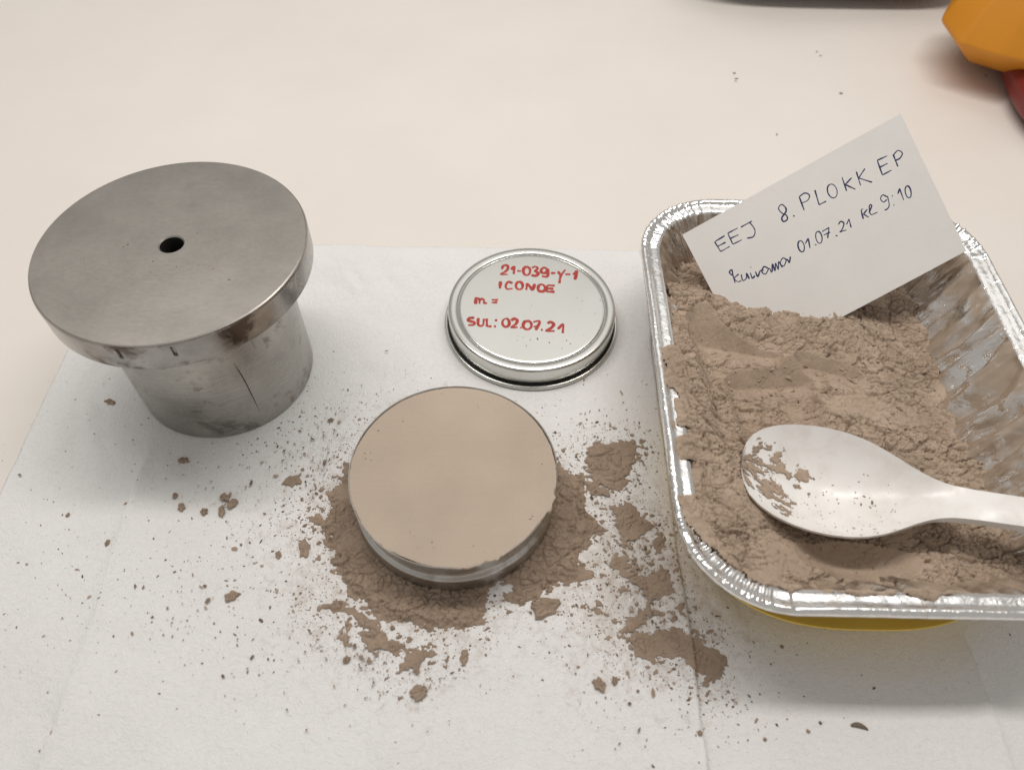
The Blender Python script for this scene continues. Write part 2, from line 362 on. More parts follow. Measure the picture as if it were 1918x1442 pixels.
def m_towel():
    mt, nt, b = mat_new('towel_paper')
    v = coords(nt)
    n = noise(nt, v, 14, 3)
    col = ramp(nt, n, [(0.3, (0.81, 0.805, 0.795)), (0.7, (0.855, 0.855, 0.85))])
    prox = None
    for cx, cy, rad in ((-0.035, 0.140, 0.058), (0.052, 0.118, 0.045)):
        vm = N(nt, 'ShaderNodeVectorMath', operation='DISTANCE')
        nt.links.new(v, vm.inputs[0]); vm.inputs[1].default_value = (cx, cy, 0)
        q = math_n(nt, 'SUBTRACT', 1.0, math_n(nt, 'DIVIDE', vm.outputs['Value'], rad * 1.7), None, True)
        prox = q if prox is None else math_n(nt, 'MAXIMUM', prox, q)
    dn = noise(nt, v, 210, 8, 0.72, 0.4)
    df = math_n(nt, 'MULTIPLY', math_n(nt, 'ADD', math_n(nt, 'MULTIPLY_ADD', prox, 0.42, -0.66), dn), 3.2, None, True)
    col = mixc(nt, math_n(nt, 'MULTIPLY', df, 0.62), col, (0.42, 0.33, 0.255))
    nt.links.new(col, b.inputs['Base Color'])
    b.inputs['Roughness'].default_value = 0.95
    b.inputs['Specular IOR Level'].default_value = 0.15
    f1 = noise(nt, v, 1300, 4, 0.65)
    f2 = noise(nt, v, 420, 5, 0.65, 0.8)
    h = math_n(nt, 'ADD', math_n(nt, 'MULTIPLY', f1, 0.7), f2)
    bump(nt, b, h, 0.0007, 0.85)
    return mt

def m_powder(name, light=(0.515, 0.408, 0.318), dark=(0.37, 0.283, 0.215), bump_s=0.5):
    mt, nt, b = mat_new(name)
    v = coords(nt)
    n = noise(nt, v, 55, 5, 0.6)
    n2 = noise(nt, v, 900, 3, 0.6)
    col = ramp(nt, n, [(0.3, dark), (0.68, light)])
    col = mixc(nt, 0.35, col, ramp(nt, n2, [(0.3, (0.62, 0.60, 0.58)), (0.7, (1, 1, 1))]), 'MULTIPLY')
    nt.links.new(col, b.inputs['Base Color'])
    b.inputs['Roughness'].default_value = 1.0
    b.inputs['Specular IOR Level'].default_value = 0.1
    bump(nt, b, noise(nt, v, 1900, 4, 0.7), 0.0005, bump_s)
    return mt

def m_crumb():
    mt, nt, b = mat_new('powder_crumb')
    g = N(nt, 'ShaderNodeNewGeometry')
    col = ramp(nt, g.outputs['Random Per Island'], [(0.0, (0.14, 0.105, 0.078)), (0.35, (0.24, 0.182, 0.138)), (0.7, (0.33, 0.25, 0.19)), (1.0, (0.45, 0.35, 0.27))])
    nt.links.new(col, b.inputs['Base Color'])
    b.inputs['Roughness'].default_value = 1.0
    b.inputs['Specular IOR Level'].default_value = 0.1
    return mt

def m_pressed():
    mt, nt, b = mat_new('pressed_powder')
    v = coords(nt)
    n = noise(nt, v, 28, 3, 0.5)
    col = ramp(nt, n, [(0.32, (0.455, 0.378, 0.303)), (0.68, (0.52, 0.432, 0.352))])
    nt.links.new(col, b.inputs['Base Color'])
    b.inputs['Roughness'].default_value = 0.85
    b.inputs['Specular IOR Level'].default_value = 0.2
    h = math_n(nt, 'ADD', noise(nt, v, 1500, 4, 0.7), noise(nt, coords(nt, (0.25, 3, 1), rot=(0, 0, 0.4)), 160, 4, 0.6))
    bump(nt, b, h, 0.0004, 0.5)
    return mt

def m_steel(name, base=(0.50, 0.48, 0.445), rough=0.4, stain=0.35, streak=(1, 1, 1), streak_scale=60, dirt=None, smix=0.35, rings=False, dcol=(0.09, 0.065, 0.05)):
    mt, nt, b = mat_new(name)
    v = coords(nt)
    b.inputs['Metallic'].default_value = 1.0
    big = noise(nt, v, 42, 4, 0.5, 0.3)
    fac = ramp(nt, big, [(0.35, 1.0), (0.62, 0.0)])
    col = mixc(nt, math_n(nt, 'MULTIPLY', fac, stain), base, tuple(k * 0.55 for k in base))
    st = noise(nt, coords(nt, streak), streak_scale, 5, 0.6)
    col = mixc(nt, smix, col, ramp(nt, st, [(0.3, 0.55), (0.7, 1.0)]), 'MULTIPLY')
    if dirt:
        d = ramp(nt, noise(nt, v, dirt[0], 6, 0.65, 0.3), [(dirt[1], 0.0), (dirt[1] + 0.09, 1.0)])
        col = mixc(nt, math_n(nt, 'MULTIPLY', d, dirt[2]), col, dcol)
    nt.links.new(col, b.inputs['Base Color'])
    rg = math_n(nt, 'MULTIPLY_ADD', st, 0.6 * smix, rough - 0.3 * smix)
    nt.links.new(rg, b.inputs['Roughness'])
    ln = N(nt, 'ShaderNodeVectorMath', operation='LENGTH')
    nt.links.new(coords(nt, (1, 1, 0.0 if rings else 1)), ln.inputs[0])
    hgt = st
    if rings:
        cb = N(nt, 'ShaderNodeCombineXYZ'); nt.links.new(ln.outputs['Value'], cb.inputs[0])
        rn = noise(nt, cb.outputs[0], 1700, 4, 0.75)
        hgt = math_n(nt, 'ADD', math_n(nt, 'MULTIPLY', st, 0.4), math_n(nt, 'MULTIPLY', rn, 1.2))
        nt.links.new(math_n(nt, 'ADD', rg, math_n(nt, 'MULTIPLY_ADD', rn, 0.16, -0.08)), b.inputs['Roughness'])
    bump(nt, b, hgt, 0.00008, 0.4)
    return mt

def m_plain(name, col, rough=0.5, metal=0.0, bump_scale=None, bump_d=0.0002, var=0.1, vscale=40):
    mt, nt, b = mat_new(name)
    v = coords(nt)
    c = ramp(nt, noise(nt, v, vscale, 4), [(0.3, tuple(k * (1 - var) for k in col)), (0.7, col)])
    nt.links.new(c, b.inputs['Base Color'])
    b.inputs['Roughness'].default_value = rough
    b.inputs['Metallic'].default_value = metal
    if bump_scale:
        bump(nt, b, noise(nt, v, bump_scale, 3), bump_d, 0.4)
    return mt

def m_foil(name, dust, dust_lo):
    mt, nt, b = mat_new(name)
    v = coords(nt)
    b.inputs['Metallic'].default_value = 1.0
    b.inputs['Base Color'].default_value = (0.88, 0.875, 0.865, 1)
    b.inputs['Roughness'].default_value = 0.15
    bump(nt, b, noise(nt, v, 230, 4, 0.6, 0.9), 0.0009, 0.4)
    pw = N(nt, 'ShaderNodeBsdfPrincipled')
    pw.inputs['Base Color'].default_value = (0.36, 0.275, 0.20, 1)
    pw.inputs['Roughness'].default_value = 0.9
    f = ramp(nt, noise(nt, coords(nt, (1, 1, 0.6)), 70, 6, 0.62, 0.6), [(dust_lo, 0.0), (dust_lo + 0.22, 1.0)])
    fac = math_n(nt, 'MULTIPLY', f, dust)
    ms = N(nt, 'ShaderNodeMixShader')
    nt.links.new(fac, ms.inputs[0])
    nt.links.new(b.outputs[0], ms.inputs[1]); nt.links.new(pw.outputs[0], ms.inputs[2])
    nt.links.new(ms.outputs[0], nt.nodes['Material Output'].inputs['Surface'])
    return mt

M_TABLE, M_TOWEL = m_table(), m_towel()
M_POWDER = m_powder('loose_powder')
M_SPILL = m_powder('spilled_powder', (0.43, 0.332, 0.255), (0.32, 0.242, 0.183), 0.6)
M_CRUMB, M_PRESSED = m_crumb(), m_pressed()
M_STEEL_TOP = m_steel('satin_steel', (0.46, 0.437, 0.402), 0.38, 0.32, (1, 2.5, 1), 420, None, 0.14, True)
M_STEEL_RIM = m_steel('worn_steel', (0.47, 0.455, 0.43), 0.24, 0.7, (1, 1, 2), 140, (60, 0.53, 0.85), 0.5)
M_STEEL_SHAFT = m_steel('turned_steel', (0.50, 0.48, 0.445), 0.28, 0.55, (1, 1, 7), 110, (75, 0.56, 0.55), 0.3)
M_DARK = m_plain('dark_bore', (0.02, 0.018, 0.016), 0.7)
M_TIN = m_plain('tinplate', (0.66, 0.66, 0.63), 0.24, 1.0, 300, 0.00004, 0.04, 60)
M_TIN_BODY = m_steel('dusty_tinplate', (0.66, 0.65, 0.625), 0.36, 0.35, (1, 1, 4), 60, (70, 0.50, 0.5), 0.3, False, (0.30, 0.235, 0.18))
M_GAP_SHADE_PAD = m_plain('gap_shade_and_pad', (0.012, 0.012, 0.012), 0.5)  # black for the painted shade in the lid's gap and for the case pad
M_RED = m_plain('red_marker_ink', (0.52, 0.045, 0.03), 0.45, 0, None, 0, 0.45, 700)
M_PEN = m_plain('blue_black_ink', (0.022, 0.032, 0.13), 0.5, 0, None, 0, 0.5, 500)
M_CARD = m_plain('card_paper', (0.80, 0.785, 0.76), 0.8, 0, 900, 0.00012, 0.04, 60)
def m_dusty_plastic():
    mt, nt, b = mat_new('dusty_white_plastic')
    v = coords(nt)
    f = ramp(nt, noise(nt, v, 90, 7, 0.68, 0.5), [(0.46, 0.0), (0.72, 1.0)])
    f = math_n(nt, 'MULTIPLY', f, 0.26)
    nt.links.new(mixc(nt, f, (0.84, 0.825, 0.805), (0.48, 0.38, 0.29)), b.inputs['Base Color'])
    nt.links.new(math_n(nt, 'MULTIPLY_ADD', f, 0.9, 0.26), b.inputs['Roughness'])
    return mt
M_SPOON = m_dusty_plastic()
M_FOIL_RIM = m_foil('foil_rim', 0.55, 0.56)
M_FOIL_WALL = m_foil('dusty_foil', 0.88, 0.36)
M_YELLOW = m_plain('yellow_plastic', (0.92, 0.64, 0.11), 0.32, 0, None, 0, 0.08)
M_ORANGE = m_plain('orange_plastic', (0.66, 0.26, 0.012), 0.5, 0, 900, 0.0002, 0.08)
M_REDP = m_plain('dark_red_plastic', (0.20, 0.022, 0.018), 0.4, 0, None, 0, 0.1)
M_BLACK = m_plain('black_plastic', (0.018, 0.016, 0.016), 0.45, 0, 500, 0.0002, 0.1)

# ------------------------------------------------------------------ table
bm = bmesh.new()
bmesh.ops.create_cube(bm, size=1.0)
for v in bm.verts:
    v.co = Vector((v.co.x * 2.4, v.co.y * 2.0 + 0.65, -0.03 if v.co.z < 0 else 0.0))
me = bpy.data.meshes.new('table_top'); bm.to_mesh(me); bm.free()
me.materials.append(M_TABLE)
table = bpy.data.objects.new('table_top', me); COL.objects.link(table)
tag(table, 'cream white laminate table top under everything', kind='structure')

# ------------------------------------------------------------------ paper towels
CREASES = ((-0.155, 0.0026), (-0.042, 0.0013))
def flat_mask(x, y):
    """1 where something heavy presses the paper flat"""
    k = np.zeros(np.shape(x))
    for cx, cy, r in ((-0.1325, 0.2174, 0.042), (0.0088, 0.2502, 0.045), (-0.0225, 0.1520, 0.045), (0.134, 0.18, 0.08)):
        k = np.maximum(k, 1 - sstep(r, r + 0.022, np.hypot(x - cx, y - cy)))
    return k

def towel_h(x, y):
    x = np.asarray(x, float); y = np.asarray(y, float)
    h = 0.0009 + 0 * x
    und = 0.0036 * np.maximum(0, fbm(x * 16, y * 16, 3, 3) + 0.12) + 0.0012 * np.abs(fbm(x * 55, y * 38, 8, 3))
    for cx, a in CREASES:
        d = np.abs(x - cx - 0.002 * np.sin(y * 21))
        und = und + a * np.exp(-d / 0.0040)
    # lifted, wrinkled patches left of the tool and behind it
    for cx, cy, rx, ry, a in ((-0.185, 0.185, 0.028, 0.022, 0.0022), (-0.085, 0.285, 0.028, 0.022, 0.0022)):
        g = np.exp(-(((x - cx) / rx) ** 2 + ((y - cy) / ry) ** 2))
        und = und + a * g * (0.55 + 0.9 * fbm((x * 0.8 + y * 0.55) * 110, (y - x) * 25, 4, 3))
    und = und + 0.0030 * np.exp(-((0.0672 - x) / 0.007) ** 2) * (x < 0.0680)
    ed = sstep(0.0, 0.016, np.minimum(x + 0.212, 0.303 - y))
    return 0.00045 + (h - 0.00045) * ed + und * (1 - flat_mask(x, y)) * (0.15 + 0.85 * ed)

def towel2_h(x, y):
    x = np.asarray(x, float); y = np.asarray(y, float)
    und = 0.001 * np.maximum(0, fbm(x * 18, y * 18, 33, 3) + 0.1)
    d = x - 0.1685 - 0.0015 * np.sin(y * 25)
    und = und + 0.0026 * np.exp(-np.abs(d) / 0.006) + 0.0012 * (d < 0)
    return 0.0005 + und * (1 - flat_mask(x, y))

def make_towel(x0, x1, y0, y1, hf, label, ragged):
    nx, ny = int((x1 - x0) / 0.0011), int((y1 - y0) / 0.0011)
    X, Y = np.meshgrid(np.linspace(x0, x1, nx), np.linspace(y0, y1, ny))
    H = hf(X, Y)
    X = X + 0.0008 * fbm(Y * 60, X * 0 + 1.3, ragged, 3)
    Y = Y + 0.0012 * fbm(X * 45, Y * 0 + 2.1, ragged + 2, 3)
    ob = grid_obj('paper_towel', np.stack([X, Y, H], -1), np.ones((ny - 1, nx - 1), bool), M_TOWEL)
    sol = ob.modifiers.new('thickness', 'SOLIDIFY')
    sol.thickness = 0.00035
    sol.offset = -1
    return tag(ob, label, 'paper towel', 'paper towels spread on the table')

make_towel(-0.212, 0.0672, 0.0, 0.303, towel_h, 'white creased paper towel under the steel plunger and the two round tins', 3)
make_towel(0.058, 0.235, 0.0, 0.262, towel2_h, 'white paper towel under the foil tray, in its shadow at lower right', 9)

# ------------------------------------------------------------------ steel plunger
tool = empty('steel_plunger', (-0.1325, 0.2174, 0.001), 'heavy grey steel plunger with wide round flange and small central hole', 'plunger')
ZT, ZF, RF, RS, RH = 0.0778, 0.0650, 0.0518, 0.0388, 0.0045
NOTCH = (R(264.5), R(285.5))
def notch(r, z, a):
    if r > RF - 0.0008 and 0.0712 < z < 0.0762:
        for q, wd in zip(NOTCH, (0.010, 0.013)):
            if abs(a - q) < wd:
                return r - 0.0009, z
    return r, z
prof = [(RH, ZT - 0.030), (RH, ZT - 0.0005), (RH + 0.0005, ZT), (0.02, ZT), (0.038, ZT), (RF - 0.0008, ZT), (RF - 0.0003, ZT - 0.0003), (RF, ZT - 0.0010),
        (RF, 0.0763), (RF, 0.0760), (RF, 0.0735), (RF, 0.0714), (RF, 0.0711), (RF, ZF + 0.0008), (RF - 0.0003, ZF + 0.0003), (RF - 0.0008, ZF), (RS - 0.001, ZF)]
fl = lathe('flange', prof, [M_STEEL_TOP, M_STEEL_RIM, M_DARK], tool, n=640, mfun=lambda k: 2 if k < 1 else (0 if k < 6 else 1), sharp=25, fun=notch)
prof = [(RS, ZF + 0.0001), (RS, 0.06), (RS, 0.03), (RS, 0.0012), (RS - 0.0003, 0.0004), (RS - 0.001, 0.0), (0.02, 0.0)]
lathe('shaft', prof, M_STEEL_SHAFT, tool, n=256, sharp=35)
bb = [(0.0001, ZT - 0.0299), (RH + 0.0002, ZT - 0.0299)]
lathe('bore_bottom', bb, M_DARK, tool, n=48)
# the long dark scratch and a few nicks on the shaft
def scratch(name, pts, w):
    V, F = [], []
    for i, (a, z) in enumerate(pts):
        ww = w * (0.25 if i in (0, len(pts) - 1) else 1)
        for s in (-1, 1):
            aa = R(a) + s * ww / RS
            V.append(((RS + 0.00006) * math.cos(aa), (RS + 0.00006) * math.sin(aa), z))
        if i: b = 2 * i; F.append((b - 2, b - 1, b + 1, b))
    return mesh_obj(name, V, F, M_DARK, tool, False)
scratch('scratch', [(305, 0.045), (306, 0.038), (306.6, 0.032), (307, 0.022), (307.3, 0.010)], 0.00022)
scratch('scratch', [(318, 0.060), (319, 0.053), (320, 0.045)], 0.00011)
scratch('scratch', [(288, 0.0385), (294, 0.0395), (302, 0.042)], 0.00009)
scratch('scratch', [(258, 0.035), (261, 0.0342), (263, 0.034)], 0.00016)

# ------------------------------------------------------------------ tin lid with red writing
lid = empty('tin_lid', (0.0088, 0.2502, 0.001), 'shiny round tin lid with red marker writing on top', 'tin lid')
prof = [(0.0396, 0.0004), (0.0399, 0.002), (0.0403, 0.0045), (0.0404, 0.0098), (0.0403, 0.0111), (0.0400, 0.0117), (0.0394, 0.0120), (0.0380, 0.01205), (0.0363, 0.0120),
        (0.0359, 0.0117), (0.03565, 0.0111), (0.0355, 0.0111), (0.0353, 0.0114), (0.0349, 0.0116), (0.0338, 0.01163), (0.02, 0.01165), (0.0002, 0.01168)]
lathe('top_panel', prof, M_TIN, lid, n=256, sharp=70)
br, bc = 0.0010, (0.0416, 0.0011)
prof = [(bc[0] + br * math.cos(t), bc[1] + br * math.sin(t)) for t in np.linspace(0, 2 * math.pi, 17)]
lathe('curled_rim', prof, M_TIN, lid, n=256, sharp=80)
lathe('gap_shade', [(0.0393, 0.0016), (0.0402, 0.0016), (0.0408, 0.0009), (0.0413, 0.0006), (0.0413, 0.0002), (0.0393, 0.0002)], M_GAP_SHADE_PAD, lid, n=128)  # black ring standing in for the shade between wall and curled rim
rnd = random.Random(4)
for line in LID_STROKES:
    strokes_mesh('handwriting', line, 1.5, 0.03, lambda u, v, h: (u * 0.001, v * 0.001, 0.01170 + h * 0.001), M_RED, lid, rnd)

# ------------------------------------------------------------------ tin filled with pressed powder
tin = empty('filled_tin', (-0.0225, 0.1520, 0.001), 'round open tin filled level with smooth pressed beige powder', 'tin')
def dent(r, z, a):
    return r + 0.00012 * math.sin(3 * a + 40 * z) , z
prof = [(0.030, 0.0), (0.0398, 0.0), (0.0404, 0.0004), (0.0407, 0.0012), (0.0408, 0.0088), (0.0407, 0.0097), (0.0403, 0.0102), (0.0396, 0.0105), (0.0392, 0.0110), (0.0391, 0.0130), (0.0393, 0.0185), (0.0398, 0.0205),
        (0.0405, 0.0214), (0.0409, 0.0220), (0.0410, 0.0224), (0.0408, 0.0227), (0.0404, 0.0225), (0.0401, 0.0215), (0.0399, 0.0190)]
lathe('tin_wall', prof, M_TIN_BODY, tin, n=256, sharp=60, fun=dent)
# pressed powder: a disc whose edge crumbles over the lip at the front
nr, na = 60, 360
ZP = 0.0225
A_ = 2 * math.pi * np.arange(na) / na
nz = fbm(A_ * 14.0, A_ * 0 + 0.5, 5, 4)
nz2 = fbm(A_ * 3.0, A_ * 0 + 3.5, 6, 2)
front = np.clip((-np.sin(A_) + 0.35) * 1.4, 0, 1)
over = np.maximum(0, front * (0.6 + 1.5 * nz2))
lipr = 0.0400 + 0.00012 * nz + over * (0.0010 + 0.0012 * nz)
V, F = [], []
for j in range(nr + 1):
    t = j / nr
    if t < 0.94:
        r = lipr * (t / 0.94)
        z = ZP + 0.0004 * over * t ** 8
    else:
        k = (t - 0.94) / 0.06
        r = lipr + 0.00035 * math.sin(k * math.pi) * np.minimum(1, over)
        z = ZP + 0.0004 * over - k * (0.0006 + over * 0.0016 * (0.3 + 1.8 * np.abs(nz)))
    zz = fbm(r * np.cos(A_) * 45, r * np.sin(A_) * 45, 12, 3) * 0.0003 * (1 - t ** 6)
    V += list(zip(r * np.cos(A_), r * np.sin(A_), z + zz))
for j in range(nr):
    for i in range(na):
        k = (i + 1) % na
        F.append((j * na + i, j * na + k, (j + 1) * na + k, (j + 1) * na + i))
fill = mesh_obj('powder_fill', V, F, M_PRESSED, tin)
shade_sharp(fill, 50)
# crumbs of powder squeezed over the back of the lip
rnd = random.Random(11)

# ------------------------------------------------------------------ yellow dish under the tray
dish = empty('yellow_dish', (0.1288, 0.1578, 0.001), 'rounded yellow dish under the foil tray, only its curved front edge showing', 'dish')
prof = [(r_ * 0.0634 / 0.0757 if r_ > 0.001 else r_, z_) for r_, z_ in [(0.0002, 0.0), (0.060, 0.0), (0.064, 0.0008), (0.0685, 0.0040), (0.0735, 0.0105), (0.0752, 0.0122), (0.0757, 0.0128), (0.0754, 0.0134), (0.0744, 0.0131), (0.0690, 0.0098), (0.066, 0.0092), (0.0002, 0.0092)]]
def squircle(r, z, a):
    c_, s_ = abs(math.cos(a)), abs(math.sin(a))
    return r * (c_ ** 2.7 + s_ ** 2.7) ** (-1 / 2.7), z
lathe('bowl', prof, M_YELLOW, dish, n=160, sharp=60, fun=squircle)

# ------------------------------------------------------------------ foil tray
TX0, TX1, TY0, TY1, TR, ZR, ZB = 0.0565, 0.2125, 0.0872, 0.2885, 0.037, 0.0485, 0.0105
tray_loc = Vector(((TX0 + TX1) / 2, (TY0 + TY1) / 2, ZB))
tray = empty('foil_tray', tray_loc, 'rectangular aluminium foil tray with crimped corners holding brown powder', 'foil tray')
HX, HY = (TX1 - TX0) / 2, (TY1 - TY0) / 2
def perimeter(step):
    """list of (corner centre factor A, dirA, arc?) as (cx, cy, dx, dy, arc_fraction, s)"""
    out = []
    s = 0.0
    corners = [((1, 1), 0), ((-1, 1), 90), ((-1, -1), 180), ((1, -1), 270)]
    for k, ((sx, sy), a0) in enumerate(corners):
        na_ = int(TR * math.pi / 2 / step)
        for i in range(na_):
            t = i / na_
            a = R(a0 + 90 * t)
            out.append((sx * (HX - TR), sy * (HY - TR), math.cos(a), math.sin(a), math.sin(math.pi * t) ** 0.5, s))
            s += step
        (nx_, ny_), _ = corners[(k + 1) % 4]
        p0 = (sx * (HX - TR), sy * (HY - TR)); p1 = (nx_ * (HX - TR), ny_ * (HY - TR))
        L = math.hypot(p1[0] - p0[0], p1[1] - p0[1])
        nl = int(L / step)
        a = R(a0 + 90)
        for i in range(nl):
            t = i / nl
            out.append((p0[0] + (p1[0] - p0[0]) * t, p0[1] + (p1[1] - p0[1]) * t, math.cos(a), math.sin(a), 0.0, s))
            s += step
    return np.array(out)
PER = perimeter(0.00045)
prof = []
for a in np.linspace(-60, -270, 15):
    prof.append((0.0019 - 0.0019 * math.cos(R(a + 180)) * -1 if False else 0.0019 + 0.0019 * math.cos(R(a)), ZR - 0.0019 + 0.0019 * math.sin(R(a))))
zf = ZR - 0.0014
prof += [(0.0027, ZR - 0.0003), (0.0034, ZR - 0.0009), (0.0042, zf), (0.0055, zf - 0.0001), (0.0068, zf - 0.0001), (0.0080, zf - 0.0003), (0.0088, zf - 0.0010)]
NRIM = len(prof)
for t in np.linspace(0.05, 1, 26):
    prof.append((0.0090 + 0.0185 * t ** 1.05, zf - 0.0012 - (zf - 0.0012 - ZB - 0.004) * t))
prof += [(0.0285, ZB + 0.0018), (0.0300, ZB + 0.0006), (0.0320, ZB)]
NWALL = len(prof)
prof += [(0.034, ZB)]
def tray_pts():
    out = np.zeros((len(prof), len(PER), 3))
    s = PER[:, 5]; arc = PER[:, 4]
    for j, (d, z) in enumerate(prof):
        rr = TR - d
        x = PER[:, 0] + PER[:, 2] * rr
        y = PER[:, 1] + PER[:, 3] * rr
        zz = np.full(len(PER), z)
        off = np.zeros(len(PER))
        if j < NRIM:
            # crimps across the rim at the corners, faint dents along the straights
            k = 0.3 if j < 13 else 1.0
            cr = np.abs(np.mod(s / 0.0036 + 2.2 * vnoise(s * 150, s * 0 + 0.3, 21), 1) - 0.5) * 2
            cr2 = vnoise(s * 520, s * 0 + j * 0.30, 22)
            zz += k * arc * (0.0010 * (cr ** 1.6 - 0.5) + 0.0008 * cr2)
            off += k * arc * (0.0006 * cr2 + 0.0005 * (cr - .5))
            zz += 0.00035 * vnoise(s * 60, s * 0 + 0.2 * j, 23) + 0.0002 * vnoise(s * 260, s * 0 + 0.3 * j, 24)
            off += 0.0005 * vnoise(s * 35, s * 0 + 4.5, 25)
        else:
            t = (j - NRIM) / (NWALL - NRIM)
            env = math.sin(math.pi * min(1, max(0, t * 0.9 + 0.12)))
            sh = s + 0.010 * t + 0.004 * vnoise(s * 40, s * 0 + t * 3, 26)
            a1 = np.abs(np.mod(sh / 0.0125 + 0.9 * vnoise(s * 50, s * 0 + 7, 27), 1) - 0.5) * 2
            a2 = np.abs(np.mod(sh / 0.0042 + 0.9 * vnoise(s * 120, s * 0 + 8, 28), 1) - 0.5) * 2
            off += env * (0.0038 * (sstep(0.1, 0.9, a1) - 0.5) * (1 - 0.6 * arc) + (0.0009 + 0.0011 * arc) * (a2 - 0.5))
            off += env * 0.0016 * fbm(s * 150 + t * 2, s * 0 + t * 5, 29, 4)
        out[j, :, 0] = x + PER[:, 2] * off
        out[j, :, 1] = y + PER[:, 3] * off
        out[j, :, 2] = zz - ZB
    return out
TP = tray_pts()
TP = np.concatenate([TP, TP[:, :1]], 1)
def band(name, a, b, mat):
    V = TP[a:b]
    return grid_obj(name, V, np.ones((V.shape[0] - 1, V.shape[1] - 1), bool), mat, tray)
band('rim', 0, NRIM, M_FOIL_RIM)
band('wall', NRIM - 1, NWALL, M_FOIL_WALL)
ring = TP[NWALL - 1, :-1][::6]
mesh_obj('base', ring, [tuple(range(len(ring)))], M_FOIL_WALL, tray, False)

# ------------------------------------------------------------------ plastic spoon
TIP, NECK = Vector((0.0862, 0.1490, 0.0385)), Vector((0.1590, 0.1322, 0.0405))
spoon = empty('plastic_spoon', TIP, 'white plastic spoon with powdery bowl lying on the powder in the tray', 'spoon')
AX = (NECK - TIP); LB = AX.length; AX.normalize()
SD = Vector((0, 0, 1)).cross(AX).normalized()
UP = AX.cross(SD).normalized()
def interp(tab, s):
    return float(np.interp(s, [a for a, b in tab], [b for a, b in tab]))
WT = [(0, 0.0), (0.006, 5.0), (0.02, 9.0), (0.05, 13.3), (0.1, 17.0), (0.17, 19.9), (0.25, 21.8), (0.34, 22.9), (0.43, 23.1), (0.52, 22.4), (0.6, 20.9), (0.68, 18.4), (0.75, 15.4), (0.82, 12.1), (0.88, 9.6), (0.94, 7.8), (1.0, 6.7), (1.1, 6.2), (1.3, 6.0), (1.7, 6.4), (2.2, 7.4), (2.28, 6.6), (2.32, 3.5), (2.33, 0.6)]
DT = [(0, 0), (0.03, 2.2), (0.1, 6.0), (0.2, 10.0), (0.32, 12.8), (0.45, 14.0), (0.58, 13.4), (0.7, 11.0), (0.8, 7.6), (0.9, 3.6), (0.97, 1.2), (1.05, 0.2), (1.2, 0), (2.4, 0)]
TT = [(0, 1.2), (0.6, 1.5), (0.8, 2.0), (0.92, 3.0), (1.05, 4.4), (1.3, 5.0), (2.2, 4.0), (2.33, 3.0)]
LT = [(0, 0), (0.3, -0.5), (0.7, -0.2), (1.0, 0.6), (1.3, 2.6), (1.8, 6.6), (2.33, 9.0)]
def smooth_tab(tab):
    xs_ = np.linspace(0, 2.33, 700); ys_ = np.interp(xs_, [a for a, b in tab], [b for a, b in tab])
    k = np.hanning(23); k /= k.sum()
    yp = np.pad(ys_, 11, mode='edge')
    return xs_, np.convolve(yp, k, 'valid')
DS, TS, LS = smooth_tab(DT), smooth_tab(TT), smooth_tab(LT)
WXS, WYS = smooth_tab([(a, b) for a, b in WT])
def sp_w(s):
    w0 = interp(WT, s)
    if s < 0.07 or s > 2.2: return w0
    return float(np.interp(s, WXS, WYS))
def sp_top(s, t):
    w = sp_w(s) * 0.001
    d = float(np.interp(s, *DS)) * 0.001
    lift = float(np.interp(s, *LS)) * 0.001
    bow = (1 - abs(t) ** 2.2)
    crown = 0.0006 * (1 - t * t) * float(sstep(1.0, 1.2, np.array(s)))
    return AX * (s * LB) + SD * (w * t) + UP * (lift - d * bow + crown)
NT = 25
def spoon_part(name, stations, cap0, cap1):
    V, F = [], []
    for s in stations:
        th = float(np.interp(s, *TS)) * 0.001
        hd = float(sstep(0.85, 1.15, np.array(s)))
        ring_ = []
        for i in range(NT):
            t = -1 + 2 * i / (NT - 1)
            ring_.append(sp_top(s, t))
        for i in range(NT):
            t = 1 - 2 * i / (NT - 1)
            p = sp_top(s, t * (1 - 0.10 * hd))
            k = (1 - 0.35 * hd * (1 - abs(t) ** 6) )
            ring_.append(p - UP * th * k)
        V += [tuple(p) for p in ring_]
    n = 2 * NT
    for j in range(len(stations) - 1):
        for i in range(n):
            k = (i + 1) % n
            F.append((j * n + i, (j + 1) * n + i, (j + 1) * n + k, j * n + k))
    if cap1: F.append(tuple((len(stations) - 1) * n + i for i in range(n)))
    ob = mesh_obj(name, V, F, M_SPOON, spoon)
    shade_sharp(ob, 55)
    return ob
st_bowl = list(np.concatenate([np.linspace(0.0005, 0.05, 12), np.linspace(0.06, 1.0, 60)]))
st_han = list(np.linspace(1.0, 2.33, 60))
spoon_part('bowl', st_bowl, True, False)
spoon_part('handle', st_han, False, True)
# powder clinging to the bowl
us, vs = np.linspace(0.0, 0.75, 260), np.linspace(-0.97, 0.97, 200)
UU, VV = np.meshgrid(us, vs)
msk = np.full(UU.shape, -1.0)
for cu, cv, ru, rv in ((0.07, 0.15, 0.09, 0.42), (0.16, -0.25, 0.10, 0.25), (0.2, 0.35, 0.07, 0.2), (0.34, 0.28, 0.035, 0.2), (0.22, -0.55, 0.05, 0.12), (0.03, -0.3, 0.05, 0.4)):
    msk = np.maximum(msk, 1 - np.hypot((UU - cu) / ru, (VV - cv) / rv))
nzs = fbm(UU * 26, VV * 11, 71, 5) + 0.35 * fbm(UU * 130, VV * 50, 72, 2)
msk = msk * 0.6 + nzs * 1.1 - 0.10
hh = np.clip(msk * 4, -0.3, 1) * 0.0006 + 0.00025 * fbm(UU * 120, VV * 40, 73, 2) * (msk > 0.02)
SPW = np.array([sp_w(u) for u in np.linspace(0, 2.33, 1400)])
